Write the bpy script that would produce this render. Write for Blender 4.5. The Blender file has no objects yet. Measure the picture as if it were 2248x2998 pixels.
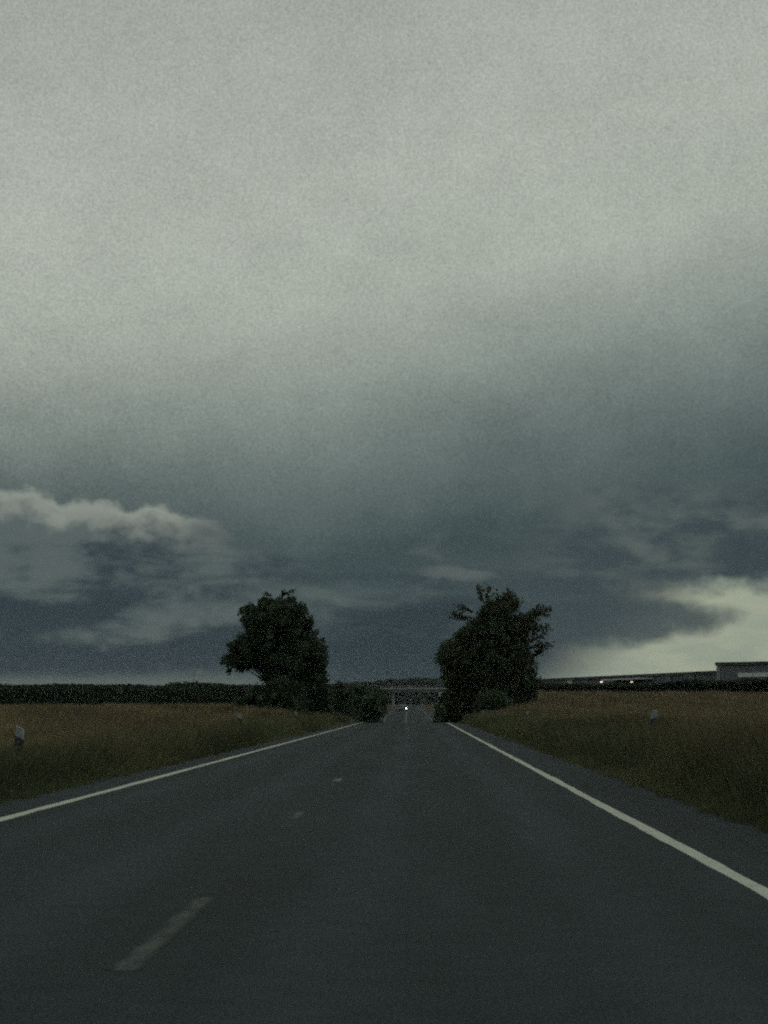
import bpy, math, random
import numpy as np
from mathutils import Vector, Matrix

R = math.radians
rng = np.random.default_rng(7)
random.seed(7)
scene = bpy.context.scene
COL = scene.collection

# ------------------------------------------------------------------ camera
# the road runs along +Y; the camera is behind a windscreen, 1.2 m above the lane
cam_d = bpy.data.cameras.new('camera')
cam = bpy.data.objects.new('camera', cam_d)
COL.objects.link(cam)
cam.location = (0.0, 0.0, 1.2)
cam.rotation_euler = (R(90 + 4.92), 0.0, R(0.87))
cam_d.sensor_fit = 'VERTICAL'
cam_d.sensor_height = 24.0
cam_d.lens = 53.2
cam_d.clip_start = 0.1
cam_d.clip_end = 20000.0
scene.camera = cam

# ------------------------------------------------------------------ colour management / renderer
scene.view_settings.view_transform = 'Standard'
scene.view_settings.look = 'None'
scene.view_settings.exposure = 0.0
scene.view_settings.gamma = 1.0
scene.view_settings.use_curve_mapping = False
scene.render.engine = 'CYCLES'
scene.cycles.use_denoising = False
scene.cycles.use_adaptive_sampling = True
scene.cycles.adaptive_threshold = 0.25
scene.cycles.adaptive_min_samples = 10
scene.cycles.max_bounces = 5
scene.cycles.diffuse_bounces = 3
scene.cycles.volume_bounces = 0
scene.cycles.filter_width = 2.2

# ------------------------------------------------------------------ sky
SUN_EL, SUN_AZ = R(24), R(70)          # azimuth from +Y towards +X
world = bpy.data.worlds.new('World')
scene.world = world
world.use_nodes = True
NT = world.node_tree
NT.nodes.clear()


class X:
    """a scalar socket with arithmetic that writes Math nodes"""
    def __init__(s, nt, sock): s.nt, s.s = nt, sock
    def _m(s, op, *args, clamp=False):
        n = s.nt.nodes.new('ShaderNodeMath'); n.operation = op; n.use_clamp = clamp
        for i, a in enumerate(args):
            if isinstance(a, X): s.nt.links.new(a.s, n.inputs[i])
            else: n.inputs[i].default_value = float(a)
        return X(s.nt, n.outputs[0])
    def __add__(s, o): return s._m('ADD', s, o)
    __radd__ = __add__
    def __sub__(s, o): return s._m('SUBTRACT', s, o)
    def __rsub__(s, o): return s._m('SUBTRACT', o, s)
    def __mul__(s, o): return s._m('MULTIPLY', s, o)
    __rmul__ = __mul__
    def __truediv__(s, o): return s._m('DIVIDE', s, o)
    def fn(s, op, *a): return s._m(op, s, *a)
    def clamp(s): return s._m('ADD', s, 0.0, clamp=True)
    def step(s, a, b, lo=0.0, hi=1.0):
        n = s.nt.nodes.new('ShaderNodeMapRange'); n.interpolation_type = 'SMOOTHSTEP'
        s.nt.links.new(s.s, n.inputs['Value'])
        for k, v in zip(('From Min', 'From Max', 'To Min', 'To Max'), (a, b, lo, hi)):
            n.inputs[k].default_value = v
        return X(s.nt, n.outputs['Result'])


def combine(nt, x, y, z=0.0):
    n = nt.nodes.new('ShaderNodeCombineXYZ')
    for i, a in enumerate((x, y, z)):
        if isinstance(a, X): nt.links.new(a.s, n.inputs[i])
        else: n.inputs[i].default_value = a
    return n.outputs[0]


def noise(nt, vec, scale, detail=5.0, rough=0.55, distort=0.0):
    n = nt.nodes.new('ShaderNodeTexNoise'); n.noise_dimensions = '3D'
    nt.links.new(vec, n.inputs['Vector'])
    n.inputs['Scale'].default_value = scale; n.inputs['Detail'].default_value = detail
    n.inputs['Roughness'].default_value = rough; n.inputs['Distortion'].default_value = distort
    return X(nt, n.outputs['Fac'])


def mixcol(nt, fac, a, b):
    n = nt.nodes.new('ShaderNodeMix'); n.data_type = 'RGBA'
    if isinstance(fac, X): nt.links.new(fac.s, n.inputs[0])
    else: n.inputs[0].default_value = fac
    for i, c in ((6, a), (7, b)):
        if isinstance(c, (tuple, list)): n.inputs[i].default_value = (*c[:3], 1.0)
        else: nt.links.new(c, n.inputs[i])
    return n.outputs[2]


def ramp(nt, fac, stops):
    n = nt.nodes.new('ShaderNodeValToRGB')
    e = n.color_ramp.elements
    while len(e) < len(stops): e.new(0.5)
    for i, (p, c) in enumerate(stops):
        e[i].position = p; e[i].color = (*c, 1.0)
    n.color_ramp.interpolation = 'EASE' if len(stops) < 3 else 'LINEAR'
    nt.links.new(fac.s, n.inputs[0])
    return n.outputs[0]


tc = NT.nodes.new('ShaderNodeTexCoord')
sep = NT.nodes.new('ShaderNodeSeparateXYZ')
NT.links.new(tc.outputs['Generated'], sep.inputs[0])
dx_, dy_, dz_ = (X(NT, sep.outputs[i]) for i in range(3))
AZ = dx_._m('ARCTAN2', dx_, dy_) * 57.29578          # degrees right of the road's direction
EL = dz_.fn('ARCSINE') * 57.29578                    # degrees above the horizon
dirv = tc.outputs['Generated']
# large soft warping of the cloud deck
w1 = noise(NT, dirv, 5.0, 4.0, 0.5) - 0.5
w2 = noise(NT, combine(NT, dx_ * 1.0, dy_ * 1.0, dz_ * 1.9 + 4.0), 9.0, 6.0, 0.55) - 0.5
fine = noise(NT, combine(NT, dx_ * 1.0, dy_ * 1.0, dz_ * 1.25), 34.0, 12.0, 0.74) - 0.5
tilt = (AZ / 11.0).fn('TANH') * 2.7 * EL.step(2.0, 11.0, 0.35, 1.0)
EW = EL - tilt + w1 * 1.5 + w2 * 1.0 + fine * 0.6
deck = ramp(NT, (EW / 40.0).clamp(), [
    (0.000, (0.032, 0.050, 0.059)),
    (0.055, (0.038, 0.058, 0.066)),
    (0.110, (0.043, 0.066, 0.070)),
    (0.160, (0.112, 0.146, 0.140)),
    (0.215, (0.235, 0.276, 0.250)),
    (0.270, (0.370, 0.405, 0.350)),
    (0.340, (0.408, 0.438, 0.382)),
    (0.500, (0.362, 0.392, 0.350)),
    (1.000, (0.320, 0.348, 0.322))])
# brightness mottling of the deck
micro = noise(NT, dirv, 900.0, 3.0, 0.8) - 0.5          # cloud texture too fine to resolve
mot = (w2 * 0.26 + w1 * 0.30 + fine * 0.30 + micro * 1.1) + 1.0
def scaled(sock, f):
    n = NT.nodes.new('ShaderNodeVectorMath'); n.operation = 'SCALE'
    NT.links.new(sock, n.inputs[0]); NT.links.new(f.s, n.inputs['Scale'])
    return n.outputs[0]
sky = scaled(deck, mot)
# long flat streaks low over the horizon
streak = noise(NT, combine(NT, AZ * 0.16, EL * 1.15, 2.0), 1.0, 6.0, 0.55, 0.3)
low = EL.step(4.4, 2.6)
sky = mixcol(NT, streak.step(0.50, 0.66) * low * 0.75, sky, (0.070, 0.096, 0.096))
sky = mixcol(NT, streak.step(0.50, 0.34) * low * 0.5, sky, (0.021, 0.037, 0.050))
# dark slate-blue rain bank straight ahead and to the left, low
bank = ((AZ - 0.0) / 3.0).fn('POWER', 2.0) + ((EL - 1.5 + w2 * 1.6) / 1.35).fn('POWER', 2.0)
sky = mixcol(NT, bank.step(1.6, 0.3) * 0.9, sky, (0.017, 0.033, 0.043))
# pale strip along the horizon to the left
strip = (EL + w2 * 0.9 + AZ * 0.012).step(1.02, 0.62) * AZ.step(-2.6, -5.0)
sky = mixcol(NT, strip * 0.9, sky, (0.095, 0.122, 0.108))
# sunlit heads of a cumulus bank, left
bil = noise(NT, combine(NT, AZ * 1.0, EL * 1.35, 9.0), 0.62, 4.0, 0.48) - 0.5
crest = None
for a_, e_, w_ in ((-17.5, 6.1, 1.5), (-15.2, 5.7, 1.3), (-12.9, 6.0, 1.3), (-11.3, 5.3, .9), (-10.2, 5.56, .95), (-8.5, 5.20, 1.15), (-7.4, 4.9, .8), (-6.65, 5.06, .85), (-5.75, 4.95, .75), (-5.15, 4.72, .6)):
    q = ((AZ - a_ + w2 * 1.2) / w_).fn('POWER', 2.0) * -0.30 + e_ - 0.08
    crest = q if crest is None else crest._m('SMOOTH_MAX', crest, q, 0.12)
crest = crest._m('MAXIMUM', crest, (AZ * -0.02) + 4.1)
bil2 = noise(NT, combine(NT, AZ * 1.0, EL * 1.2, 5.0), 1.5, 6.0, 0.55) - 0.5
crest = crest - EL + bil * 0.8 + bil2 * 0.75 + fine * 0.32
side = AZ.step(-4.5, -6.6) * AZ.step(-75.0, -40.0)
head = crest.step(-0.08, 0.20) * (crest + bil2 * 1.3).step(1.0, 0.04) * side
bn = noise(NT, combine(NT, AZ * 0.34, EL * 1.05, 31.0), 1.0, 8.0, 0.56, 0.2)
tone = bn + (EL - 2.3) * 0.055 + bil2 * 0.25
body = mixcol(NT, tone.step(0.42, 0.66), (0.024, 0.040, 0.052), (0.092, 0.120, 0.118))
sky = mixcol(NT, crest.step(-0.05, 0.4) * EL.step(0.55, 1.05) * AZ.step(-2.0, -5.2) * AZ.step(-75.0, -40.0) * 0.92, sky, body)
sky = mixcol(NT, head * (bil2 * 1.2 + 0.85).clamp(), sky, (0.300, 0.326, 0.285))
# softer second tier of heads below them
p2 = noise(NT, combine(NT, AZ * 0.42, EL * 0.95, 14.0), 1.0, 8.0, 0.6, 0.4)
sky = mixcol(NT, p2.step(0.49, 0.66) * EL.step(5.0, 3.9) * EL.step(1.2, 2.6) * AZ.step(-4.0, -2.0, 0.0, 1.0) * AZ.step(2.5, 0.5, 0.3, 1.0) * 0.45, sky, (0.115, 0.146, 0.138))
# small lit head above the rain bank, centre
c2 = ((AZ - 0.95 + w2 * 1.0) / 1.0).fn('POWER', 2.0) + ((EL - 3.42 + fine * 0.8 + ((AZ - 0.9).fn('POWER', 2.0)) * 0.12) / 0.21).fn('POWER', 2.0)
sky = mixcol(NT, c2.step(1.4, 0.1) * 0.5, sky, (0.135, 0.155, 0.150))
# grey cloud heads low on the right
c3 = noise(NT, combine(NT, AZ * 0.6, EL * 1.3, 21.0), 0.9, 5.0, 0.55) - 0.5
gm = AZ.step(3.6, 6.2) * AZ.step(80.0, 50.0) * (EL + c3 * 2.0).step(5.7, 4.6) * EL.step(2.8, 3.6)
c4 = noise(NT, combine(NT, AZ * 0.6, EL * 1.25, 47.0), 1.0, 8.0, 0.58, 0.15)
sky = mixcol(NT, AZ.step(1.8, 5.0) * AZ.step(80.0, 50.0) * (EL + c3 * 1.6).step(6.2, 4.6) * EL.step(2.4, 3.2) * 0.8, sky, mixcol(NT, (c4 + (EL - 4.0) * 0.05).step(0.38, 0.66), (0.038, 0.057, 0.066), (0.100, 0.126, 0.120)))
sky = mixcol(NT, gm * (AZ.step(6.6, 8.2)) * ((EL - 3.75 + c3 * 1.2).fn('ABSOLUTE')).step(0.75, 0.1) * 0.8, sky, (0.032, 0.048, 0.060))
# clearing under the cloud deck on the right
top = EL + bil * 0.9 + bil2 * 0.7 + fine * 0.6
clear = top.step(3.22, 2.70) * (AZ + EL * -1.35 + w2 * 3.0).step(1.1, 4.0) * AZ.step(70.0, 40.0)
sky = mixcol(NT, clear * 0.93, sky, mixcol(NT, (noise(NT, combine(NT, AZ * 0.4, EL * 1.2, 3.0), 1.4, 5.0, 0.55)).step(0.35, 0.7), (0.300, 0.350, 0.275), (0.385, 0.415, 0.310)))
wedge = ((AZ - 5.05) / 2.6).fn('POWER', 2.0) + ((EL - 2.12 + bil * 0.75 + fine * 0.5 - (AZ - 5.0) * 0.03) / 0.55).fn('POWER', 2.0)
sky = mixcol(NT, (wedge + bil2 * 1.3).step(1.7, 0.3) * 0.9, sky, (0.040, 0.060, 0.070))
# below the horizon the world only shows past the ground sheet
sky = mixcol(NT, EL.step(0.0, -1.5), sky, (0.02, 0.025, 0.025))

nis = NT.nodes.new('ShaderNodeTexSky')
nis.sky_type = 'NISHITA'; nis.sun_disc = False
nis.sun_elevation = SUN_EL; nis.sun_rotation = SUN_AZ
bg_n = NT.nodes.new('ShaderNodeBackground'); bg_n.inputs['Strength'].default_value = 0.05
NT.links.new(nis.outputs[0], bg_n.inputs['Color'])
bg_c = NT.nodes.new('ShaderNodeBackground'); bg_c.inputs['Strength'].default_value = 1.0
NT.links.new(sky, bg_c.inputs['Color'])
mx = NT.nodes.new('ShaderNodeMixShader'); mx.inputs[0].default_value = 0.97
NT.links.new(bg_n.outputs[0], mx.inputs[1]); NT.links.new(bg_c.outputs[0], mx.inputs[2])
wo = NT.nodes.new('ShaderNodeOutputWorld'); NT.links.new(mx.outputs[0], wo.inputs['Surface'])

# ------------------------------------------------------------------ sun (veiled, overcast)
sl = bpy.data.lights.new('sun', 'SUN'); sl.energy = 0.3; sl.angle = R(40); sl.color = (1.0, 0.96, 0.9)
so = bpy.data.objects.new('sun', sl); COL.objects.link(so)
sd = Vector((math.sin(SUN_AZ) * math.cos(SUN_EL), math.cos(SUN_AZ) * math.cos(SUN_EL), math.sin(SUN_EL)))
so.rotation_euler = sd.to_track_quat('Z', 'Y').to_euler()
so.location = (0, 0, 60)

# ------------------------------------------------------------------ materials
def mat(name, base, rough=0.7, spec=0.3, var=0.0, vscale=3.0, emit=None, estr=0.0, metal=0.0, coord='Object'):
    m = bpy.data.materials.new(name); m.use_nodes = True
    nt = m.node_tree; b = nt.nodes['Principled BSDF']
    b.inputs['Base Color'].default_value = (*base, 1)
    b.inputs['Roughness'].default_value = rough
    b.inputs['Specular IOR Level'].default_value = spec
    b.inputs['Metallic'].default_value = metal
    if var:
        t = nt.nodes.new('ShaderNodeTexCoord')
        f = noise(nt, t.outputs[coord], vscale, 6.0, 0.6)
        lo = tuple(c * (1 - var) for c in base); hi = tuple(min(1, c * (1 + var)) for c in base)
        nt.links.new(mixcol(nt, f.step(0.25, 0.75), lo, hi), b.inputs['Base Color'])
    if emit:
        b.inputs['Emission Color'].default_value = (*emit, 1)
        b.inputs['Emission Strength'].default_value = estr
    return m


def leaf_mat(name, rough=0.65, transl=0.25):
    m = bpy.data.materials.new(name); m.use_nodes = True
    nt = m.node_tree; b = nt.nodes['Principled BSDF']
    a = nt.nodes.new('ShaderNodeAttribute'); a.attribute_name = 'col'
    nt.links.new(a.outputs['Color'], b.inputs['Base Color'])
    b.inputs['Roughness'].default_value = rough
    b.inputs['Specular IOR Level'].default_value = 0.2
    if transl:
        t = nt.nodes.new('ShaderNodeBsdfTranslucent')
        nt.links.new(a.outputs['Color'], t.inputs['Color'])
        x = nt.nodes.new('ShaderNodeMixShader'); x.inputs[0].default_value = transl
        nt.links.new(b.outputs[0], x.inputs[1]); nt.links.new(t.outputs[0], x.inputs[2])
        nt.links.new(x.outputs[0], nt.nodes['Material Output'].inputs['Surface'])
    return m


M = {}
M['leaf'] = leaf_mat('leaf')
M['grass'] = leaf_mat('grass_blade', 0.7, 0.2)
M['bark'] = mat('bark', (0.06, 0.05, 0.04), 0.9, 0.1, 0.4, 4.0)
M['white_plastic'] = mat('white_plastic', (0.24, 0.28, 0.28), 0.6, 0.3, 0.3, 9.0)
M['black_plastic'] = mat('black_plastic', (0.018, 0.018, 0.02), 0.5, 0.4)
M['reflector'] = mat('reflector', (0.07, 0.07, 0.07), 0.3, 0.5)
M['concrete'] = mat('concrete', (0.32, 0.33, 0.33), 0.85, 0.2, 0.2, 0.6)
M['concrete_dark'] = mat('concrete_shaded', (0.12, 0.12, 0.12), 0.9, 0.2, 0.3, 0.5)  # darker copy of the concrete, under-bridge dimness put into its colour
M['steel'] = mat('galvanised_steel', (0.25, 0.26, 0.27), 0.5, 0.4, 0.15, 3.0, metal=0.6)
M['cladding'] = mat('dark_cladding', (0.075, 0.085, 0.095), 0.6, 0.3, 0.15, 0.2)
M['cladding2'] = mat('slate_cladding', (0.11, 0.125, 0.14), 0.6, 0.3, 0.12, 0.2)
M['trim'] = mat('pale_trim', (0.5, 0.51, 0.5), 0.6, 0.3, 0.1, 1.0)
M['roofing'] = mat('roof_felt', (0.06, 0.062, 0.065), 0.9, 0.1, 0.2, 0.5)
M['glass'] = mat('window_glass', (0.03, 0.035, 0.04), 0.08, 0.6)
M['pane'] = mat('pale_pane', (0.58, 0.62, 0.62), 0.5, 0.3)
M['lamp'] = mat('lit_lamp', (0.9, 0.85, 0.7), 0.4, 0.3, emit=(1.0, 0.86, 0.66), estr=0.9)
M['headlamp'] = mat('lit_headlamp', (0.9, 0.9, 0.9), 0.2, 0.5, emit=(1.0, 0.84, 0.66), estr=4.0)
M['lamp_glass'] = mat('unlit_headlamp', (0.35, 0.36, 0.38), 0.1, 0.6)
M['car_paint'] = mat('dark_car_paint', (0.012, 0.014, 0.018), 0.25, 0.5)
M['tyre'] = mat('tyre_rubber', (0.015, 0.015, 0.015), 0.85, 0.2)
M['plate'] = mat('white_plate', (0.6, 0.6, 0.58), 0.4, 0.4)


def asphalt_colour(nt):
    """base colour and fine grain of the road surface, shared by the asphalt and by worn paint"""
    g = nt.nodes.new('ShaderNodeNewGeometry')
    s = nt.nodes.new('ShaderNodeSeparateXYZ'); nt.links.new(g.outputs['Position'], s.inputs[0])
    px, py = X(nt, s.outputs[0]), X(nt, s.outputs[1])
    big = noise(nt, combine(nt, px * 0.9, py * 0.10), 1.0, 5.0, 0.55)
    med = noise(nt, g.outputs['Position'], 3.0, 5.0, 0.6)
    fin = noise(nt, g.outputs['Position'], 55.0, 3.0, 0.7)
    # worn, slightly paler wheel tracks in each lane
    def track(c, w): return ((px - c).fn('ABSOLUTE')).step(w, 0.05)
    tr = track(1.2, .5) + track(-.45, .5) + track(-2.2, .5) + track(-3.8, .5)
    agg = noise(nt, combine(nt, px * 1.0, py * 0.35), 70.0, 2.0, 0.8)      # coarse stone in the wearing course
    f = (big - 0.5) * 1.3 + (med - 0.5) * 0.8 + (fin - 0.5) * 3.6 + (agg - 0.5) * 3.0 + tr * 0.30 + 0.34
    return mixcol(nt, f.clamp(), (0.0065, 0.0125, 0.0145), (0.031, 0.048, 0.052)), fin, px, py, g


def asphalt():
    m = bpy.data.materials.new('asphalt'); m.use_nodes = True
    nt = m.node_tree; b = nt.nodes['Principled BSDF']
    col, fin, px, py, g = asphalt_colour(nt)
    nt.links.new(col, b.inputs['Base Color'])
    b.inputs['Roughness'].default_value = 0.85
    b.inputs['Specular IOR Level'].default_value = 0.16
    bp = nt.nodes.new('ShaderNodeBump'); bp.inputs['Strength'].default_value = 0.35; bp.inputs['Distance'].default_value = 0.004
    nt.links.new(fin.s, bp.inputs['Height']); nt.links.new(bp.outputs[0], b.inputs['Normal'])
    return m


def paint(name, wear, most, soft=None):
    """road paint worn down to the asphalt: wear = how much is gone, most = how strong what is left still is"""
    m = bpy.data.materials.new(name); m.use_nodes = True
    nt = m.node_tree; b = nt.nodes['Principled BSDF']
    col, fin, px, py, g = asphalt_colour(nt)
    f = noise(nt, combine(nt, px * 6.0, py * 1.6), 1.0, 7.0, 0.65)
    f2 = noise(nt, g.outputs['Position'], 40.0, 4.0, 0.7)
    k = (f * 0.6 + f2 * 0.4).step(wear - 0.16, wear + 0.16, 0.0, most)
    if soft is not None:                                  # traffic has rubbed the dash's edges away
        k = k * ((px - soft + (f - 0.5) * 0.08).fn('ABSOLUTE')).step(0.075, 0.02)
    nt.links.new(mixcol(nt, k, col, (0.50, 0.52, 0.44)), b.inputs['Base Color'])
    b.inputs['Roughness'].default_value = 0.85
    b.inputs['Specular IOR Level'].default_value = 0.16
    return m


def earth():
    m = bpy.data.materials.new('field_earth'); m.use_nodes = True
    nt = m.node_tree; b = nt.nodes['Principled BSDF']
    g = nt.nodes.new('ShaderNodeNewGeometry')
    a = noise(nt, g.outputs['Position'], 0.06, 5.0, 0.55)
    c = noise(nt, g.outputs['Position'], 1.2, 7.0, 0.65)
    k = (a * 0.6 + c * 0.5).step(0.4, 0.7)
    nt.links.new(mixcol(nt, k, (0.034, 0.040, 0.018), (0.085, 0.062, 0.030)), b.inputs['Base Color'])
    b.inputs['Roughness'].default_value = 0.95; b.inputs['Specular IOR Level'].default_value = 0.05
    return m


M['asphalt'] = asphalt()
M['earth'] = earth()
M['edge_paint'] = paint('edge_line_paint', 0.35, 1.0)
M['dash_worn'] = paint('worn_dash_paint', 0.50, 0.17, -1.35)
M['dash_ghost'] = paint('ghost_dash_paint', 0.60, 0.10, -1.35)
M['dash_fresh'] = paint('far_line_paint', 0.50, 0.6)

# ------------------------------------------------------------------ mesh helpers
def link(name, me, material, parent=None):
    o = bpy.data.objects.new(name, me)
    if material is not None: me.materials.append(material)
    COL.objects.link(o)
    if parent is not None: o.parent = parent
    return o


def pymesh(name, verts, faces, smooth=False):
    me = bpy.data.meshes.new(name)
    me.from_pydata([tuple(v) for v in verts], [], faces)
    if smooth: me.shade_smooth()
    me.update()
    return me


def fastmesh(name, V, k, cols=None):
    """V: (n*k,3) float array, faces of k consecutive vertices"""
    me = bpy.data.meshes.new(name)
    n = len(V) // k
    me.vertices.add(len(V)); me.vertices.foreach_set('co', np.ascontiguousarray(V, dtype=np.float32).ravel())
    me.loops.add(n * k); me.loops.foreach_set('vertex_index', np.arange(n * k, dtype=np.int32))
    me.polygons.add(n)
    me.polygons.foreach_set('loop_start', np.arange(0, n * k, k, dtype=np.int32))
    me.polygons.foreach_set('loop_total', np.full(n, k, dtype=np.int32))
    if cols is not None:
        a = me.attributes.new('col', 'FLOAT_COLOR', 'POINT')
        c = np.ones((len(V), 4), dtype=np.float32); c[:, :3] = np.repeat(cols, k, axis=0)
        a.data.foreach_set('color', c.ravel())
    me.update(calc_edges=True)
    return me


def box(cx, cy, cz, sx, sy, sz):
    x0, x1, y0, y1, z0, z1 = cx - sx / 2, cx + sx / 2, cy - sy / 2, cy + sy / 2, cz - sz / 2, cz + sz / 2
    v = [(x0, y0, z0), (x1, y0, z0), (x1, y1, z0), (x0, y1, z0), (x0, y0, z1), (x1, y0, z1), (x1, y1, z1), (x0, y1, z1)]
    f = [(0, 3, 2, 1), (4, 5, 6, 7), (0, 1, 5, 4), (1, 2, 6, 5), (2, 3, 7, 6), (3, 0, 4, 7)]
    return v, f


def boxes(name, items):
    V, F = [], []
    for it in items:
        v, f = box(*it); n = len(V); V += v; F += [tuple(i + n for i in q) for q in f]
    return pymesh(name, V, F)


def tube(pts, rad, n=7):
    V, F = [], []
    for i, p in enumerate(pts):
        p = Vector(p)
        d = (Vector(pts[min(i + 1, len(pts) - 1)]) - Vector(pts[max(i - 1, 0)])).normalized()
        a = d.orthogonal().normalized(); b = d.cross(a)
        for k in range(n):
            t = 2 * math.pi * k / n
            V.append(p + (a * math.cos(t) + b * math.sin(t)) * rad[i])
    for i in range(len(pts) - 1):
        for k in range(n):
            F.append((i * n + k, i * n + (k + 1) % n, (i + 1) * n + (k + 1) % n, (i + 1) * n + k))
    F.append(tuple(range(n))[::-1]); F.append(tuple((len(pts) - 1) * n + k for k in range(n)))
    return V, F


def tubes(name, lst, smooth=True):
    V, F = [], []
    for pts, rad, n in lst:
        v, f = tube(pts, rad, n); b = len(V); V += v; F += [tuple(i + b for i in q) for q in f]
    return pymesh(name, V, F, smooth)


def empty(name, loc=(0, 0, 0), rz=0.0):
    o = bpy.data.objects.new(name, None); o.empty_display_size = 0.3
    COL.objects.link(o); o.location = loc; o.rotation_euler = (0, 0, rz)
    return o


def tag(o, label=None, cat=None, group=None, kind=None):
    if label: o['label'] = label
    if cat: o['category'] = cat
    if group: o['group'] = group
    if kind: o['kind'] = kind
    return o


# ------------------------------------------------------------------ lie of the land
RY = [-60, 0, 120, 165, 190, 215, 250, 285, 325, 420, 612, 800, 1200, 3000]
RZ = [0, 0, 0.0, 0.02, -0.03, -0.40, -1.25, -1.30, -0.62, 0.12, 0.85, 1.6, 2.5, 3.0]
DY = [-60, 200, 325, 612, 800, 1500, 3000]
DX = [0, 0, -0.4, -1.9, -2.9, -7.0, -16.0]
LY = [-60, 40, 80, 120, 165, 300, 420, 800, 3000]
LZ = [-0.25, -0.25, 0.0, 0.02, 0.55, 0.78, 1.85, 3.0, 3.0]
GY = [-60, 50, 110, 170, 300, 420, 800, 3000]
GZ = [0.15, 0.22, 0.22, 0.5, 2.65, 3.0, 3.5, 3.5]
EDGE_L, EDGE_R = -5.35, 3.5
# station grid every 5 m: everything on the road uses the same piecewise profile
ST = np.concatenate([np.arange(-60, 400, 5), np.arange(400, 1000, 20), np.arange(1000, 3001, 200)]).astype(float)


def smooth_curve(y, a, b):
    k = np.array([-10., -5., 0., 5., 10.])
    return np.mean([np.interp(y + q, a, b) for q in k], axis=0)


ST_Z = smooth_curve(ST, RY, RZ)
ST_D = smooth_curve(ST, DY, DX)
def road_z(y): return np.interp(y, ST, ST_Z)
def road_dx(y): return np.interp(y, ST, ST_D)


def sstep(t):
    t = np.clip(t, 0, 1); return t * t * (3 - 2 * t)


def land(xr, y):
    """ground height at road-relative lateral xr, station y"""
    xr = np.asarray(xr, float); y = np.asarray(y, float)
    rz = road_z(y) - 0.07
    wl = 1.4 + np.clip(y, 0, 800) / 300 * 9
    left = rz + sstep((EDGE_L - xr) / wl) * (np.interp(y, LY, LZ) - rz)
    right = rz + sstep((xr - EDGE_R) / wl) * (np.interp(y, GY, GZ) - rz)
    return np.where(xr < EDGE_L, left, np.where(xr > EDGE_R, right, rz))


def gz(x, y): return float(land(x - road_dx(y), y))


F_PX = 4900.0
def at(px, py, d):
    """point at distance d that lies in the direction of that spot of the photograph"""
    return Vector(((px - 904) / F_PX * d, d, 1.2 + (1528 - py) / F_PX * d))


def lat(px, d): return (px - 904) / F_PX * d


# ground sheet
xs = np.unique(np.concatenate([np.array([-3500, -2000, -1200, -700, -400, -250, -160, -110]), np.arange(-90, -20, 5.0), np.arange(-20, EDGE_L, 0.6), [EDGE_L, -3.0, 0, 2.0, EDGE_R],
      np.arange(EDGE_R + 0.4, 20, 0.6), np.arange(20, 95, 5.0), np.array([110, 160, 250, 400, 700, 1200, 2000, 3500])]))
ys = ST
V = []; F = []
for j, y in enumerate(ys):
    zs = land(xs, np.full_like(xs, y))
    und = 0.06 * np.sin(xs * 0.9 + y * 0.31) * np.sin(xs * 0.37 - y * 0.17) * ((xs < EDGE_L - 0.8) | (xs > EDGE_R + 0.8))
    for i, x in enumerate(xs):
        V.append((x + ST_D[j], y, zs[i] + und[i]))
nx = len(xs)
for j in range(len(ys) - 1):
    for i in range(nx - 1):
        F.append((j * nx + i, j * nx + i + 1, (j + 1) * nx + i + 1, (j + 1) * nx + i))
ground = tag(link('ground', pymesh('ground', V, F, True), M['earth']), kind='structure')


# road
def strip(x0, x1, y0, y1, dz, wob=0.0, skirt=True):
    yy = np.unique(np.concatenate([[y0], ST[(ST > y0) & (ST < y1)], [y1]]))
    if wob:
        extra = np.arange(max(y0, 0), min(y1, 260), 0.8)
        yy = np.unique(np.concatenate([yy, extra]))
    V, F = [], []
    for y in yy:
        d = float(road_dx(y)); z = float(road_z(y)) + dz
        a = wob * (math.sin(y * 1.7) * 0.4 + math.sin(y * 0.43) * 0.6 + random.uniform(-.6, .6))
        b = wob * (math.sin(y * 1.3 + 2) * 0.4 + math.sin(y * 0.37) * 0.6 + random.uniform(-.6, .6))
        V += [(x0 + d + a, y, z), (x1 + d + b, y, z), (x0 + d + a - .004, y, z - dz - .004), (x1 + d + b + .004, y, z - dz - .004)]
    n = len(yy)
    for i in range(n - 1):
        o, p = 4 * i, 4 * i + 4
        F.append((o, o + 1, p + 1, p))
        if skirt: F += [(o + 2, o, p, p + 2), (o + 1, o + 3, p + 3, p + 1)]     # the paint film's edges reach down to the road
    if skirt: F += [(2, 3, 1, 0), (4 * n - 4, 4 * n - 3, 4 * n - 1, 4 * n - 2)]
    return V, F


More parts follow.
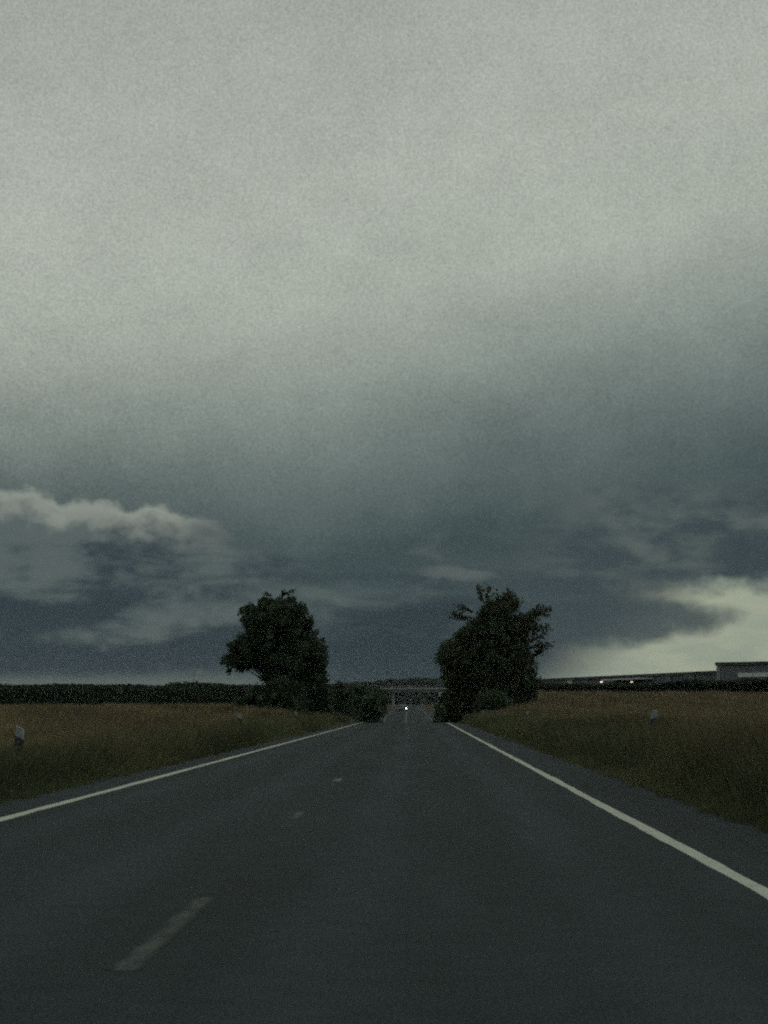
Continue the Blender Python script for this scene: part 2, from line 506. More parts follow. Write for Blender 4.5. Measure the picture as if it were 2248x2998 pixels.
v, f = strip(EDGE_L, EDGE_R, -60, 1400, 0.0, 0.07, True)
tag(link('road', pymesh('road', v, f), M['asphalt']), kind='structure')
for x0, x1 in ((2.19, 2.32), (-4.55, -4.42)):
    v, f = strip(x0, x1, -60, 240, 0.004, 0.012)
    tag(link('edge_line', pymesh('edge_line', v, f), M['edge_paint']), kind='structure')
for x0, x1 in ((2.19, 2.32), (-4.55, -4.42)):
    v, f = strip(x0, x1, 240, 900, 0.006)
    tag(link('edge_line', pymesh('edge_line', v, f), M['dash_fresh']), kind='structure')
CEN = -1.35
y0 = -13.6
while y0 < 290:
    n_ = round((y0 + 13.6) / 12.05)
    w = {2: 'dash_worn', 0: 'dash_worn', 1: 'dash_worn'}.get(n_, 'dash_ghost')
    v, f = strip(CEN - .08, CEN + .08, y0, y0 + 4.0, 0.002, 0.006)
    tag(link('centre_line_dash', pymesh('centre_line_dash', v, f), M[w]), kind='structure')
    if n_ in (3, 4):                                   # scraps of paint left at the far ends of the next two dashes
        a_ = (2.0, 3.6) if n_ == 3 else (2.6, 3.9)
        v, f = strip(CEN - .05, CEN + .06, y0 + a_[0], y0 + a_[1], 0.004, 0.006)
        tag(link('centre_line_scrap', pymesh('centre_line_scrap', v, f), M['dash_worn' if n_ == 3 else 'dash_fresh']), kind='structure')
    y0 += 12.05
v, f = strip(CEN - .08, CEN + .08, 296, 620, 0.006)
tag(link('centre_line', pymesh('centre_line', v, f), M['dash_fresh']), kind='structure')

# ------------------------------------------------------------------ tall verge grass and field growth
def grass(name, side, n, label, seed):
    g = np.random.default_rng(seed)
    y = 16 * np.exp(g.random(n) * math.log(330 / 16.0))
    if side < 0:
        span = np.maximum(0.225 * y - 3.6, 1.5); off = g.random(n) ** 1.25 * span
        xr = EDGE_L + 0.10 + 0.09 * np.sin(y * 0.9) * np.sin(y * 2.3 + 1) + 0.05 * g.normal(size=n) - off
    else:
        span = np.maximum(0.20 * y - 2.0, 1.5); off = g.random(n) ** 1.25 * span
        xr = EDGE_R - 0.10 - 0.09 * np.sin(y * 0.8 + 2) * np.sin(y * 2.1) + 0.05 * g.normal(size=n) + off
    keep = np.ones(n, bool)
    y = y[keep]; xr = xr[keep]; off = off[keep]
    n = len(y)
    patch = (np.sin(xr * 0.8 + y * 0.11) + np.sin(xr * 0.31 - y * 0.23 + 1.7) + np.sin(xr * 1.9 + y * 0.53 + 0.6)) / 3
    h = (0.20 + 0.50 * sstep((off - 0.1) / 1.1)) * (0.75 + 0.5 * g.random(n)) * (1 + 0.25 * patch + 0.22 * np.sin(xr * 3.1 + np.sin(y * 0.9) * 2.0) * np.sin(y * 1.7 + xr * 0.8))
    for py_, px_ in ((36.0, -6.35), (81.5, -6.4), (50.0, 5.15), (104.0, 4.9)):      # unmown tussocks round the posts
        near = (np.abs(xr - px_) < 0.7) & (y < py_ - 0.1) & (y > py_ - 4.0)
        h = np.where(near, h * 1.1, h)
    x = xr + road_dx(y); z = land(xr, y) - 0.05
    wd = np.maximum(0.010, y * 0.00032) * (0.6 + 0.8 * g.random(n))
    th = g.random(n) * math.tau
    lean = (0.25 + 0.5 * g.random(n)) * h; la = g.random(n) * math.tau
    V = np.empty((n, 3, 3))
    V[:, 0] = np.stack([x - np.cos(th) * wd, y - np.sin(th) * wd, z], 1)
    V[:, 1] = np.stack([x + np.cos(th) * wd, y + np.sin(th) * wd, z], 1)
    V[:, 2] = np.stack([x + np.cos(la) * lean, y + np.sin(la) * lean, z + h], 1)
    # greener on the verge, straw and rust further into the field
    clump = np.sin(xr * 3.1 + np.sin(y * 0.9) * 2.0) * np.sin(y * 1.7 + xr * 0.8)
    dry = np.clip(sstep((off - 0.4) / (1.0 + y * 0.03)) * 0.75 + 0.45 * patch + 0.18 * clump + 0.25 * (g.random(n) - .5), 0, 1)[:, None]
    green = np.array([0.076, 0.088, 0.042]); straw = np.array([0.185, 0.165, 0.085]); rust = np.array([0.165, 0.120, 0.075])
    r = g.random(n)[:, None]
    c = green * (1 - dry) + (straw * r + rust * (1 - r)) * dry
    if side > 0: c = c * (1 - 0.35 * np.exp(-off / 3.0)[:, None]) + green * 0.35 * np.exp(-off / 3.0)[:, None]
    mott = np.sin(xr * 0.9 + y * 0.045) * np.sin(xr * 0.33 - y * 0.07 + 0.8) + 0.6 * np.sin(xr * 2.3 + y * 0.13 + 2.0)
    c *= ((0.6 + 0.85 * g.random(n)) * (1 + 0.30 * mott))[:, None]
    o = link(name, fastmesh(name, V.reshape(-1, 3), 3, c), M['grass'])
    return tag(o, label, 'grass', kind='stuff')


grass('tall_grass', -1, 430000, 'tall brown and green grass of the field left of the road', 1)
grass('tall_grass', 1, 430000, 'tall brown and green grass of the field right of the road', 2)

# ------------------------------------------------------------------ foliage
def leaf_quads(C, size, g, up=0.25):
    """one leaf-sized quad per centre"""
    n = len(C)
    nrm = g.normal(size=(n, 3)); nrm[:, 2] += up; nrm /= np.linalg.norm(nrm, axis=1)[:, None]
    t = g.normal(size=(n, 3)); u = np.cross(nrm, t); u /= np.linalg.norm(u, axis=1)[:, None]
    w = np.cross(nrm, u)
    s = (size * (0.6 + 0.8 * g.random(n)))[:, None]
    V = np.empty((n, 4, 3))
    V[:, 0] = C - u * s * 0.7; V[:, 1] = C + w * s * 0.36; V[:, 2] = C + u * s * 0.7; V[:, 3] = C - w * s * 0.36
    return V.reshape(-1, 3)


def poly_dist(P, poly):
    """signed distance (inside positive) of 2-D points to a polygon"""
    poly = np.asarray(poly, float); n = len(poly)
    d = np.full(len(P), 1e9); inside = np.zeros(len(P), bool)
    for i in range(n):
        a, b = poly[i], poly[(i + 1) % n]
        ab = b - a; t = np.clip(((P - a) @ ab) / (ab @ ab + 1e-9), 0, 1)
        d = np.minimum(d, np.linalg.norm(P - (a + t[:, None] * ab), axis=1))
        c = ((a[1] > P[:, 1]) != (b[1] > P[:, 1])) & (P[:, 0] < (b[0] - a[0]) * (P[:, 1] - a[1]) / (b[1] - a[1] + 1e-12) + a[0])
        inside ^= c
    return np.where(inside, d, -d)


def crown_from(poly, depth, clumps, per, cr, leaf, g, greens, sprigs=()):
    """leaf clumps that fill a crown whose height/width profile is poly (x,z in metres, local) and whose depth is real"""
    poly = np.asarray(poly, float)
    lo, hi = poly.min(0), poly.max(0)
    C = np.empty((0, 3))
    while len(C) < clumps:
        P = lo + (hi - lo) * g.random((clumps * 3, 2))
        d = poly_dist(P, poly)
        P = P[d > cr * 0.55]; d = d[d > cr * 0.55]
        R_ = depth
        half = np.sqrt(np.clip(1 - (1 - np.clip(d / (R_ * 0.95), 0, 1)) ** 2, 0, 1)) * R_
        s = g.random(len(P)) * 2 - 1
        s = np.sign(s) * np.abs(s) ** 0.6          # more towards the shell
        C = np.vstack([C, np.stack([P[:, 0], s * half, P[:, 1]], 1)])
    C = C[:clumps]
    cc = g.integers(0, len(greens), clumps)
    bright = 0.55 + 0.9 * g.random(clumps)
    rad = cr * (0.6 + 0.7 * g.random(clumps))
    v = g.normal(size=(clumps, per, 3)); v /= np.linalg.norm(v, axis=2)[:, :, None]
    v *= (g.random((clumps, per, 1)) ** 0.45) * rad[:, None, None]
    L = (C[:, None, :] + v).reshape(-1, 3)
    col = (np.array(greens)[cc] * bright[:, None])[:, None, :].repeat(per, 1).reshape(-1, 3)
    for (x0, z0, x1, z1, nl, sp) in sprigs:         # loose leafy twigs past the outline
        t = g.random(nl) ** 0.8
        y = g.normal() * depth * 0.3
        Q = np.stack([x0 + (x1 - x0) * t, np.full(nl, y), z0 + (z1 - z0) * t], 1) + g.normal(size=(nl, 3)) * sp * (0.5 + t[:, None])
        L = np.vstack([L, Q]); col = np.vstack([col, np.tile(np.array(greens)[0], (nl, 1))])
    col = col * (0.7 + 0.6 * g.random((len(L), 1)))
    sz = np.full(len(L), leaf)
    return leaf_quads(L, sz, g), col


GREENS = [(0.048, 0.076, 0.040), (0.062, 0.096, 0.046), (0.040, 0.066, 0.042), (0.056, 0.086, 0.050)]
DARK_GREENS = [(0.022, 0.036, 0.020), (0.028, 0.042, 0.020), (0.018, 0.030, 0.018)]
GREENS_OLIVE = [(0.058, 0.070, 0.036), (0.064, 0.068, 0.042), (0.048, 0.070, 0.036)]


def make_tree(name, label, base_px, d, zoom, trunk_r, depth, clumps, per, cr, leaf, greens, seed, sprig_list, branch_n=9, group=None):
    """zoom: (outline in photograph pixels)"""
    g = np.random.default_rng(seed)
    bx = lat(base_px, d); bz = gz(bx, d)
    root = empty(name, (bx, d, bz))
    def loc(p): w = at(p[0], p[1], d); return (w.x - bx, w.z - bz)
    poly = [loc(p) for p in zoom]
    spr = []
    for (x0, y0, x1, y1, nl, sp) in sprig_list:
        a, b = loc((x0, y0)), loc((x1, y1)); spr.append((*a, *b, nl, sp))
    V, c = crown_from(poly, depth, clumps, per, cr, leaf, g, greens, spr)
    crown = tag(link('crown', fastmesh('crown', V, 4, c), M['leaf'], root), kind='stuff')
    P = np.array(poly); top = P[:, 1].max(); cx = P[:, 0].mean()
    trunk = [((0, 0, -0.15), (0.05, 0, top * 0.2), (cx * 0.4, 0.1, top * 0.45), (cx * 0.7, 0, top * 0.7), (cx * 0.8, 0, top * 0.9)),
             (trunk_r, trunk_r * .8, trunk_r * .6, trunk_r * .35, trunk_r * .1), 10]
    link('trunk', tubes('trunk', [trunk]), M['bark'], root)
    n = 0
    while n < branch_n:
        p = P.min(0) + (P.max(0) - P.min(0)) * g.random(2)
        if p[1] < top * 0.35 or poly_dist(p[None], P)[0] < 0.35: continue
        z0 = max(top * 0.18, p[1] * 0.5)
        yo = g.normal() * depth * 0.4
        t0 = np.interp(z0, [0, top * .2, top * .45, top * .7, top * .9], [0, .05, cx * .4, cx * .7, cx * .8])
        pts = [(t0, 0, z0), (t0 + (p[0] - t0) * .4, yo * .4, z0 + (p[1] - z0) * .35), (p[0], yo, p[1])]
        link('branch', tubes('branch', [(pts, (trunk_r * .4, trunk_r * .25, .015), 6)]), M['bark'], root)
        n += 1
    for (x0, z0, x1, z1, nl, sp) in spr:
        pass
    tag(root, label, 'tree', group)
    return root


zl = lambda pts: [(442.8 + .178 * x, 1240 + .178 * y) for x, y in pts]
zr = lambda pts: [(900.4 + .1868 * x, 1240 + .1868 * y) for x, y in pts]
left_outline = zl([(970, 215), (1060, 270), (1190, 330), (1240, 430), (1310, 530), (1345, 600), (1310, 690), (1360, 760), (1440, 830), (1490, 900), (1510, 1050), (1470, 1160), (1500, 1250),
                   (1470, 1380), (1300, 1420), (1000, 1380), (760, 1300), (620, 1290), (700, 1190), (560, 1160), (470, 1210), (350, 1190), (310, 1150), (230, 1100), (215, 1030), (310, 960),
                   (280, 870), (390, 760), (480, 700), (450, 600), (420, 480), (460, 390), (560, 370), (640, 345), (690, 300), (780, 265), (860, 300)])
make_tree('roadside_tree', 'dark rounded deciduous tree left of the road, lopsided to the left at its lower crown', 612, 165.0, left_outline,
          0.26, 2.9, 620, 62, 0.42, 0.17, GREENS, 11,
          [(610, 1285, 632, 1276, 60, 0.06), (610, 1290, 614, 1278, 50, 0.06), (688, 1384, 700, 1380, 30, .05), (492, 1420, 484, 1424, 60, .08), (500, 1448, 492, 1452, 50, .08),
           (530, 1312, 518, 1322, 60, .08), (580, 1286, 574, 1284, 40, .06), (672, 1366, 692, 1364, 30, .06), (505, 1395, 492, 1392, 50, .06)], group='pair of trees framing the road')
right_outline = zr([(760, 300), (830, 250), (870, 330), (950, 260), (1080, 225), (1150, 290), (1175, 400), (1110, 490), (1210, 480), (1320, 410), (1410, 410), (1400, 560), (1350, 650), (1285, 700),
                    (1290, 850), (1365, 1000), (1400, 1150), (1425, 1300), (1400, 1450), (1350, 1540), (1150, 1620), (800, 1640), (480, 1620), (400, 1450), (340, 1320), (300, 1270), (290, 1150),
                    (215, 1080), (205, 950), (310, 800), (400, 720), (500, 650), (580, 580), (690, 490), (740, 400)])
make_tree('roadside_tree', 'dark bushy tree right of the road with loose ragged twigs at its top', 1062, 208.0, right_outline,
          0.33, 4.3, 950, 66, 0.55, 0.21, GREENS_OLIVE + GREENS[:2], 12,
          [(1040, 1300, 1034, 1270, 110, .14), (1050, 1296, 1060, 1268, 90, .14), (1015, 1335, 976, 1328, 170, .16), (1020, 1325, 990, 1314, 130, .13), (1085, 1300, 1102, 1280, 110, .13),
           (1100, 1310, 1122, 1300, 110, .15), (1140, 1330, 1188, 1322, 170, .16), (1150, 1340, 1170, 1310, 140, .16), (1140, 1362, 1182, 1358, 170, .18), (1145, 1385, 1180, 1370, 140, .15),
           (1140, 1400, 1184, 1396, 170, .16), (1145, 1420, 1174, 1404, 140, .14), (1075, 1310, 1070, 1284, 90, .14), (1150, 1372, 1160, 1366, 80, .2)], 12, group='pair of trees framing the road')


def make_shrub(label, px, d, wpx, top_py, bottom_py, seed, greens=GREENS, leaf=0.2, clumps=110, per=48, group=None):
    g = np.random.default_rng(seed)
    x = lat(px, d); z0 = gz(x, d)
    w = wpx / F_PX * d; h = at(0, top_py, d).z - z0
    root = empty('roadside_shrub', (x, d, z0))
    n = 18
    poly = []
    for i in range(n):
        t = math.pi * i / (n - 1)
        r = 1 + 0.16 * math.sin(i * 2.4 + seed) + 0.08 * g.normal()
        poly.append((math.cos(t) * w / 2 * r, max(0.05, math.sin(t) ** 0.8 * h * (0.92 + 0.08 * r))))
    poly += [(-w * 0.42, -0.1), (w * 0.42, -0.1)]
    V, c = crown_from(poly, w * 0.42, clumps, per, min(w, h) * 0.14, leaf, g, greens)
    tag(link('foliage', fastmesh('foliage', V, 4, c), M['leaf'], root), kind='stuff')
    for k in range(3):
        a = g.random() * math.tau
        link('stem', tubes('stem', [(((0.1 * math.cos(a), 0.1 * math.sin(a), -.1), (w * .1 * math.cos(a), w * .1 * math.sin(a), h * .4), (w * .25 * math.cos(a), w * .2 * math.sin(a), h * .75)), (.07, .05, .02), 6)]), M['bark'], root)
    return tag(root, label, 'shrub', group)


SG = 'shrubs along the roadside'
for a in [
    ('low dark shrub at the left foot of the left tree', 560, 172, 90, 1478, 1540, 21),
    ('broad dark shrub directly under the crown of the left tree', 615, 162, 120, 1462, 1545, 22),
    ('tall green shrub at the right foot of the left tree', 685, 172, 76, 1436, 1545, 23),
    ('green shrub second to the right of the left tree', 735, 225, 80, 1474, 1535, 24),
    ('green shrub third to the right of the left tree', 775, 300, 70, 1478, 1535, 25),
    ('smallest green shrub beside the road, nearest the bridge on the left', 815, 420, 56, 1486, 1534, 26),
    ('low dark shrub at the left foot of the right tree, by the road edge', 985, 214, 64, 1500, 1555, 27),
    ('dark shrub close to the far road behind the right tree', 962, 300, 46, 1492, 1540, 30),  # added to darken the road edge beyond the crest
    ('dark shrub overhanging the left verge just past the crest', 800, 262, 60, 1500, 1540, 34),  # put in here to darken the far road from the left
    ('broad dark shrub directly under the crown of the right tree', 1070, 200, 110, 1490, 1545, 28),
    ('dark shrub at the right foot of the right tree', 1135, 214, 70, 1480, 1538, 29),
]:
    make_shrub(*a, group=SG, clumps=130 if a[2] < 230 else 90, leaf=0.18 if a[2] < 230 else 0.3)


def hedge(name, label, pts, tops, depth, seed, greens, leaf, n, cat, bump=0.25):
    """a dense belt of leaves along a ground line; pts (x,y), tops z"""
    g = np.random.default_rng(seed)
    pts = np.array(pts, float); tops = np.array(tops, float)
    seg = np.concatenate([[0], np.cumsum(np.linalg.norm(np.diff(pts, axis=0), axis=1))])
    def pos(s): return np.interp(s, seg, pts[:, 0]), np.interp(s, seg, pts[:, 1])
    s = g.random(n) * seg[-1]
    x, y = pos(s)
    base = np.array([gz(a, b) for a, b in zip(*pos(np.linspace(0, seg[-1], 200)))])
    zb = np.interp(s, np.linspace(0, seg[-1], 200), base)
    q = np.linspace(0, seg[-1], max(8, int(seg[-1] / (leaf * 7))))
    rel = g.normal(size=len(q)) * bump
    zt = np.interp(s, seg, tops) + np.interp(s, q, rel) + np.interp(s, q + leaf * 2.6, np.roll(rel, 3)) * 0.7
    off = (g.random(n) * 2 - 1)
    shell = g.random(n)
    hh = np.where(shell < 0.35, 0.9 + 0.12 * g.random(n), g.random(n))
    z = zb + (zt - zb) * hh * (1 - 0.12 * off ** 2)
    tx = np.gradient(pts[:, 0]).mean(); ty = np.gradient(pts[:, 1]).mean(); L = math.hypot(tx, ty)
    x = x - ty / L * off * depth / 2; y = y + tx / L * off * depth / 2
    C = np.stack([x, y, z], 1)
    k = np.floor(s / (leaf * 9)).astype(int)
    tone = g.random(k.max() + 2)[k]
    col = np.array(greens)[g.integers(0, len(greens), n)] * (0.55 + 0.5 * tone + 0.4 * g.random(n))[:, None]
    o = link(name, fastmesh(name, leaf_quads(C, np.full(n, leaf), g), 4, col), M['leaf'])
    return tag(o, label, cat, kind='stuff')


# belt of dark green growth behind the left field
def pz(px, py, d): p = at(px, py, d); return (p.x, p.y), p.z
line = [(-120, 1480, 285), (0, 1481, 300), (240, 1481, 355), (480, 1482, 420), (640, 1484, 470), (800, 1487, 560)]
A = [pz(*p) for p in line]
hedge('hedgerow', 'long dark green hedge belt behind the left field', [a[0] for a in A], [a[1] for a in A], 9.0, 31, DARK_GREENS, 0.45, 60000, 'hedge', 0.22)
line = [(1120, 1478, 330), (1180, 1478, 322), (1250, 1481, 316), (1330, 1482, 312), (1450, 1476, 308), (1560, 1472, 304), (1660, 1470, 300), (1760, 1470, 296)]
A = [pz(*p) for p in line]
hedge('hedgerow', 'dark shrub belt behind the right field in front of the long hall', [a[0] for a in A], [a[1] for a in A], 7.0, 32, DARK_GREENS, 0.42, 45000, 'hedge', 0.14)
# far wood beyond the bridge
line = [(520, 1484, 1500), (700, 1478, 1450), (760, 1474, 1400), (830, 1475, 1380), (900, 1473, 1380), (980, 1477, 1400), (1080, 1480, 1450), (1240, 1482, 1500)]
A = [pz(*p) for p in line]
hedge('far_wood', 'hazy far wood on the horizon beyond the road bridge', [a[0] for a in A], [a[1] for a in A], 40.0, 33, DARK_GREENS, 2.0, 26000, 'wood', 1.6)

# ------------------------------------------------------------------ roadside delineator posts
def post_section(w, dp, n=14):
    return [(math.cos(t) * w / 2 * (1.0 if math.sin(t) < 0.2 else 0.8), math.sin(t) * dp / 2) for t in [2 * math.pi * k / n for k in range(n)]]


def post_shell(z0, z1, w, dp, slope, cap=True, slope0=None):
    s = post_section(w, dp); n = len(s)
    s0 = slope if slope0 is None else slope0
    V = [(x, y, z0 + s0 * x) for x, y in s] + [(x, y, z1 + slope * x) for x, y in s]
    F = [(k, (k + 1) % n, n + (k + 1) % n, n + k) for k in range(n)]
    if cap: F += [tuple(range(n, 2 * n)), tuple(range(n))[::-1]]
    return pymesh('post', V, F, False)


def make_post(side):
    sg = -side                                    # the top slopes down towards the road
    sl = 0.5 * (-1 if side < 0 else 1)
    root = empty('delineator_post')
    link('post_body', post_shell(-0.1, 1.02, 0.14, 0.11, sl, True, 0.0), M['white_plastic'], root)
    link('black_band', post_shell(0.58, 0.86, 0.146, 0.116, sl), M['black_plastic'], root)
    if side > 0:
        link('reflector', boxes('reflector', [(0, -0.060, 0.745, 0.045, 0.012, 0.16)]), M['reflector'], root)
    else:
        for z in (0.70, 0.79):
            link('reflector', tubes('reflector', [(((0, -0.054, z), (0, -0.067, z)), (.028, .026), 12)], False), M['reflector'], root)
    return root


def copy_tree(o, parent=None):
    c = o.copy(); COL.objects.link(c); c.parent = parent
    for ch in list(o.children): copy_tree(ch, c)
    return c


plists = {-1: [(36.0, -6.35, 0.02, 'white post with black band nearest on the left verge, in tall grass'), (81.5, -6.4, 0.0, 'second white post with black band along the left verge, half sunk in grass'),
               (121.0, -6.5, -0.02, 'small white post on the left verge in front of the left tree')],
          1: [(50.0, 5.15, 0.0, 'white post with black band standing nearest on the right verge'), (104.0, 4.9, 0.03, 'small white post right of the right tree base, second along the right verge'),
              (160.0, 4.55, 0.0, 'farthest white post, in front of the right tree')]}
for side, lst in plists.items():
    proto = make_post(side)
    for i, (y, x, leanr, lab) in enumerate(lst):
        o = proto if i == 0 else copy_tree(proto)
        o.location = (x, y, gz(x, y)); o.rotation_euler = (0, leanr * 2, 0)
        tag(o, lab, 'post', 'delineator posts along the road')

# small white sign by the far road on the right
sx, sy = lat(950, 300), 300.0
sg_ = tag(empty('roadside_sign', (sx, sy, gz(sx, sy))), 'small plain pale sign on a post beside the far road, left of the right tree', 'sign')
top = at(950, 1495, sy).z - gz(sx, sy)
link('pole', tubes('pole', [(((0, 0, -.2), (0, 0, top)), (.035, .035), 8)]), M['steel'], sg_)
link('plate', boxes('plate', [(0, -0.05, top - 0.3, 0.34, 0.02, 0.6)]), M['trim'], sg_)

# ------------------------------------------------------------------ bridge over the road
BY = 800.0
cx = CEN + float(road_dx(BY)); rz = float(road_z(BY))
dk = at(0, 1486, BY).z
br = tag(empty('road_bridge', (cx, BY, rz)), 'low concrete road bridge crossing over the far road', 'bridge')
hz_ = dk - rz
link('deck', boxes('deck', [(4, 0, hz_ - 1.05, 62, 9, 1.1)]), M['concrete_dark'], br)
link('parapet', boxes('parapet', [(4, -4.6, hz_ - 0.30, 62, 0.35, 0.55)]), M['concrete'], br)
link('parapet', boxes('parapet', [(4, 4.6, hz_ - 0.30, 62, 0.35, 0.55)]), M['concrete'], br)
link('railing', boxes('railing', [(4, -4.6, hz_ + 0.75, 62, 0.08, 0.08), (4, -4.6, hz_ + 0.4, 62, 0.06, 0.06)] + [(-27 + 2 * k, -4.6, hz_ + 0.36, 0.08, 0.08, 0.78) for k in range(32)]), M['steel'], br)
for x in (-4.6, 6.4):
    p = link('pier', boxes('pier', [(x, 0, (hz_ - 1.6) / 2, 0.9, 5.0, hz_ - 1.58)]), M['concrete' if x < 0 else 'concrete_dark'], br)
    link('pier_head', boxes('pier_head', [(x, 0, hz_ - 1.75, 1.7, 6.5, 0.32)]), M['concrete'], p)
for x0, x1, x2, x3, nm in ((-70, -32, -16, -9, 'e'), (70, 40, 24, 17, 'w')):
    V = [];
    for x, h in ((x0, hz_ - 2.2), (x1, hz_ - .55), (x2, hz_ - .7), (x3, -0.3)):
        V += [(cx + x, BY - 5 - (h + .4) * 1.6, rz - .5), (cx + x, BY - 5, rz + h), (cx + x, BY + 5, rz + h), (cx + x, BY + 5 + (h + .4) * 1.6, rz - .5)]
    F = []
    for k in range(3):
        for j in range(3): F.append((k * 4 + j, k * 4 + j + 1, k * 4 + j + 5, k * 4 + j + 4))
    tag(link('embankment', pymesh('embankment', V, F), M['earth']), kind='structure')
# scrub on the embankments
for nm, x0, x1, sd_ in (('left', -60, -12, 41), ('right', 18, 62, 42)):
    hedge('embankment_scrub', 'dark scrub covering the %s slope of the bridge embankment' % nm, [(cx + x0, BY - 14), (cx + x1, BY - 14)], [rz + hz_ - 1.2, rz + hz_ - 3.4] if nm == 'left' else [rz + hz_ - 3.4, rz + hz_ - 1.2],
          8, sd_, DARK_GREENS, 0.7, 9000, 'scrub', 0.5)

# ------------------------------------------------------------------ industrial halls on the right
def hall(name, label, a, b, depth, top_z, mt, trim_h=0.5):
    """flat-roofed hall with its front from a to b (x,y), local x along the front, local -y towards the road"""
    ax, ay = a; bx, by = b
    ang = math.atan2(by - ay, bx - ax); L = math.hypot(bx - ax, by - ay)
    z0 = min(gz(ax, ay), gz(bx, by)) - 0.3
    root = empty(name, (ax, ay, z0), ang)
    H = top_z - z0
    link('wall', boxes('wall', [(L / 2, depth / 2, (H - 0.6) / 2, L, depth, H - 0.6)]), mt, root)
    link('roof', boxes('roof', [(L / 2, depth / 2, H - 0.3, L + 0.5, depth + 0.5, 0.58)]), M['roofing'], root)
    return root, L, H


d1, d2 = 402.0, 525.0
pa = (lat(1160, d2), d2); pb = (lat(1552, d1), d1)
h1, L1, H1 = hall('industrial_hall', 'long low dark industrial hall with two lit lamps behind the right field', pa, pb, 40.0, 7.7, M['cladding'])
tag(h1, None, 'hall')
h1['label'] = 'long low dark industrial hall behind the right field'
def along(px):                                   # local x on the first hall's front seen in the direction px
    k = (px - 904) / F_PX
    t = (k * pa[1] - pa[0]) / ((pb[0] - pa[0]) - k * (pb[1] - pa[1]))
    return t * L1, pa[1] + t * (pb[1] - pa[1])
for s in range(1, 12):
    link('cladding_rib', boxes('cladding_rib', [(L1 * s / 12, -0.04, (H1 - .7) / 2, 0.18, 0.1, H1 - .72)]), M['cladding2'], h1)
x0, dd = along(1322); x1, _ = along(1408)
zc = at(0, 1470, 470).z - h1.location.z
link('canopy', boxes('canopy', [((x0 + x1) / 2, -1.3, zc, x1 - x0, 2.5, 0.28)]), M['trim'], h1)
for px in (1230, 1262, 1345, 1372, 1440, 1490):
    xx, _ = along(px)
    g_ = link('roller_door', boxes('roller_door', [(xx, -0.05, 2.2, 4.2, 0.12, 4.4)]), M['trim'] if px == 1230 else M['cladding2'], h1)
    link('door_frame', boxes('door_frame', [(xx - 2.25, -0.1, 2.2, .25, .2, 4.6), (xx + 2.25, -0.1, 2.2, .25, .2, 4.6), (xx, -0.1, 4.55, 4.8, .2, .25)]), M['cladding'], g_)
for px, lab in ((1325, 'brighter lit wall lamp at the left end of the pale canopy on the long hall'), (1391, 'dimmer lit wall lamp near the right end of the pale canopy on the long hall')):
    xx, dd = along(px)
    zz = at(0, 1474.5, dd).z
    w = h1.matrix_world
    c, s = math.cos(h1.rotation_euler.z), math.sin(h1.rotation_euler.z)
    o = empty('wall_lamp', (h1.location.x + c * xx + s * 2.7, h1.location.y + s * xx - c * 2.7, zz), h1.rotation_euler.z)
    link('housing', boxes('housing', [(0, 0.9, 0.30, 0.12, 1.9, 0.10), (0, 0, 0.30, 0.95, 0.4, 0.12)]), M['steel'], o)
    k = 1.0 if px == 1325 else 0.72
    link('lens', boxes('lens', [(0, -0.05, 0.08, 0.6 * k, 0.3, 0.32 * k)]), M['lamp'], o)
    tag(o, lab, 'lamp', 'lamps on the long hall')

d3, d4 = 392.0, 372.0
pa2 = (lat(1546, d3), d3); pb2 = (lat(1800, d4), d4)
h2, L2, H2 = hall('industrial_hall', 'taller slate grey flat-roofed hall at the right edge with a pale window strip', pa2, pb2, 30.0, at(0, 1431.5, d3).z, M['cladding2'])
tag(h2, None, 'hall'); h2['label'] = 'taller slate grey flat-roofed hall at the right edge with a pale window strip'
zs_ = at(0, 1457.5, 385).z - h2.location.z
x0 = (1606 - 1546) / F_PX * 388
for k in range(4):
    wn = link('window', boxes('window', [(x0 + 1.7 + 3.5 * k, -0.06, zs_, 3.3, 0.14, 0.75)]), M['pane'], h2)
    link('window_frame', boxes('window_frame', [(x0 + 1.7 + 3.5 * k, -0.09, zs_ + .42, 3.45, .2, .09), (x0 + 1.7 + 3.5 * k, -0.09, zs_ - .42, 3.45, .2, .09)]), M['steel'], wn)
link('corner_trim', boxes('corner_trim', [(0.3, -0.05, (H2 - .7) / 2, 0.8, 0.12, H2 - .72)]), M['steel'], h2)

# ------------------------------------------------------------------ thin mast on the left horizon
md = 1400.0
mx_ = lat(421, md); mz = gz(mx_, md); mh = at(0, 1437, md).z - mz
ms = tag(empty('lattice_mast', (mx_, md, mz)), 'thin lattice mast on the horizon left of the left tree', 'mast')
for sx_ in (-1, 1):
    for sy_ in (-1, 1):
        link('leg', tubes('leg', [(((sx_ * .75, sy_ * .75, -.3), (sx_ * .3, sy_ * .3, mh)), (.14, .1), 5)]), M['steel'], ms)
for k in range(9):
    z0, z1 = mh * k / 9, mh * (k + 1) / 9
    r0, r1 = .75 - .45 * k / 9, .75 - .45 * (k + 1) / 9
    q = 1 if k % 2 else -1
    link('brace', tubes('brace', [(((-q * r0, -r0, z0), (q * r1, -r1, z1)), (.06, .06), 4), (((-q * r0, r0, z0), (q * r1, r1, z1)), (.06, .06), 4)], False), M['steel'], ms)
link('cross_arm', boxes('cross_arm', [(0, 0, mh * .86, 2.6, .25, .25)]), M['steel'], ms)

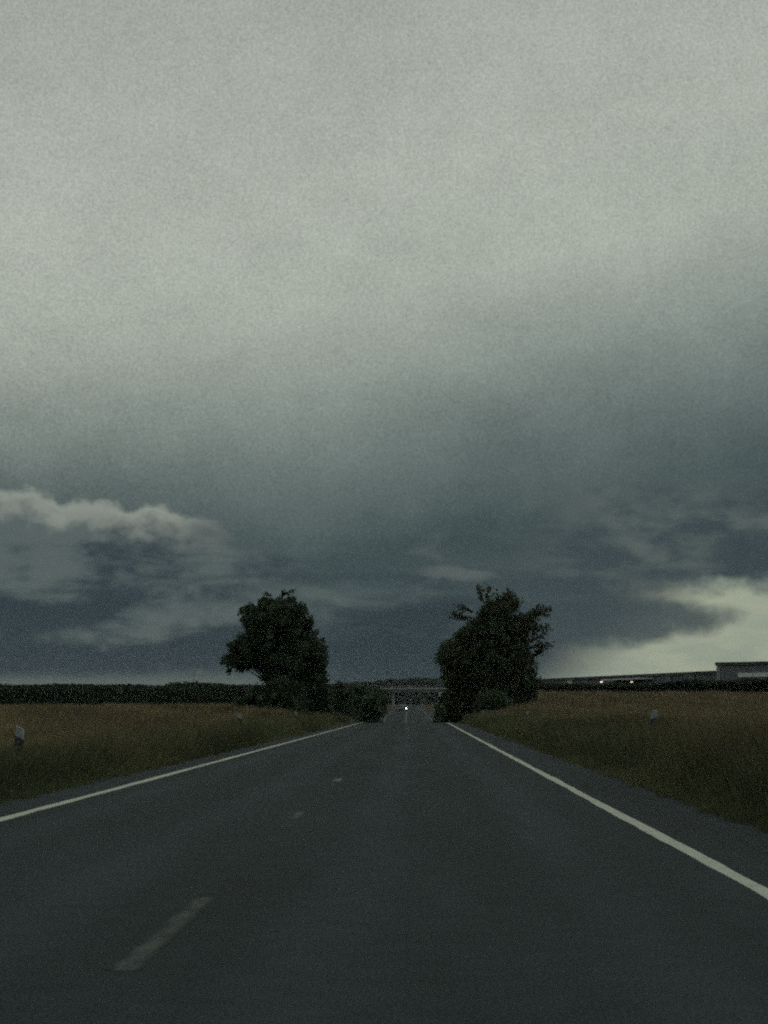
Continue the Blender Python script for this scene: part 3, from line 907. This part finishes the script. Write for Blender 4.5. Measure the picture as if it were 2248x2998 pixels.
# ------------------------------------------------------------------ oncoming car, far down the road
def make_car(x, y, rz_):
    z = float(road_z(y)) + 0.01
    root = tag(empty('car', (x, y, z), rz_), 'dark oncoming car far down the road with one bright headlight', 'car')
    # side profile (local y back, -y front), lofted across the width
    prof = [(-2.1, .32), (-2.15, .55), (-2.05, .74), (-1.2, .92), (-0.55, 1.36), (0.1, 1.46), (1.0, 1.44), (1.75, 1.05), (2.1, .98), (2.15, .5), (2.05, .32)]
    V, F = [], []
    xsn = [(-.88, .0), (-.86, 1.0), (-.6, 1.0), (.6, 1.0), (.86, 1.0), (.88, .0)]
    cols = [-.89, -.80, -.45, .45, .80, .89]
    for ci, cxx in enumerate(cols):
        for (yy, zz) in prof:
            e = 1 - 0.03 * (abs(cxx) > .85)
            xx = cxx * (1 - 0.20 * max(0, zz - .9) / .56)
            V.append((xx, yy * (0.97 if abs(cxx) > .85 else 1.0), zz * e + (0.32 * (1 - e))))
    n = len(prof)
    for c in range(len(cols) - 1):
        for k in range(n):
            F.append((c * n + k, c * n + (k + 1) % n, (c + 1) * n + (k + 1) % n, (c + 1) * n + k))
    F.append(tuple(range(n))); F.append(tuple((len(cols) - 1) * n + k for k in range(n))[::-1])
    link('body', pymesh('body', V, F), M['car_paint'], root)
    link('windscreen', pymesh('windscreen', [(-.72, -1.12, .985), (.72, -1.12, .985), (.60, -.62, 1.33), (-.60, -.62, 1.33)], [(0, 1, 2, 3)]), M['glass'], root)
    for s in (-1, 1):
        link('side_window', pymesh('side_window', [(s * .875, -.85, 1.0), (s * .875, 1.3, 1.0), (s * .80, .9, 1.34), (s * .80, -.4, 1.34)], [(0, 1, 2, 3)]), M['glass'], root)
        hl = link('headlight', tubes('headlight', [(((s * .62, -1.98, .68), (s * .62, -2.16, .68)), (.17, .15), 12)], False), M['headlamp'] if s > 0 else M['lamp_glass'], root)
        hl['label'] = 'bright lit headlight' if s > 0 else 'dark headlight'
        link('mirror', boxes('mirror', [(s * 1.0, -.75, 1.02, .2, .12, .14)]), M['car_paint'], root)
        for yy in (-1.35, 1.35):
            w = link('wheel', tubes('wheel', [(((s * .70, yy, .32), (s * .90, yy, .32)), (.32, .32), 16)], False), M['tyre'], root)
            link('rim', tubes('rim', [(((s * .895, yy, .32), (s * .91, yy, .32)), (.2, .19), 12)], False), M['steel'], w)
    link('number_plate', boxes('number_plate', [(0, -2.16, .45, .5, .03, .11)]), M['plate'], root)
    link('grille', boxes('grille', [(0, -2.15, .62, .7, .03, .12)]), M['black_plastic'], root)
    return root


CY = 470.0
make_car(lat(871, CY), CY, 0.0)

# ------------------------------------------------------------------ haze
hv, hf = box(0, 1500, 17.5, 7300, 3400, 45)
hzm = bpy.data.materials.new('haze'); hzm.use_nodes = True
nt = hzm.node_tree; nt.nodes.clear()
pv = nt.nodes.new('ShaderNodeVolumePrincipled'); pv.inputs['Color'].default_value = (0.80, 0.88, 0.95, 1)
pv.inputs['Density'].default_value = 0.00006
pv.inputs['Anisotropy'].default_value = 0.2
out = nt.nodes.new('ShaderNodeOutputMaterial'); nt.links.new(pv.outputs[0], out.inputs['Volume'])
hz = link('haze', pymesh('haze', hv, hf), hzm)
tag(hz, 'thin damp evening haze over the fields', 'haze', kind='stuff')
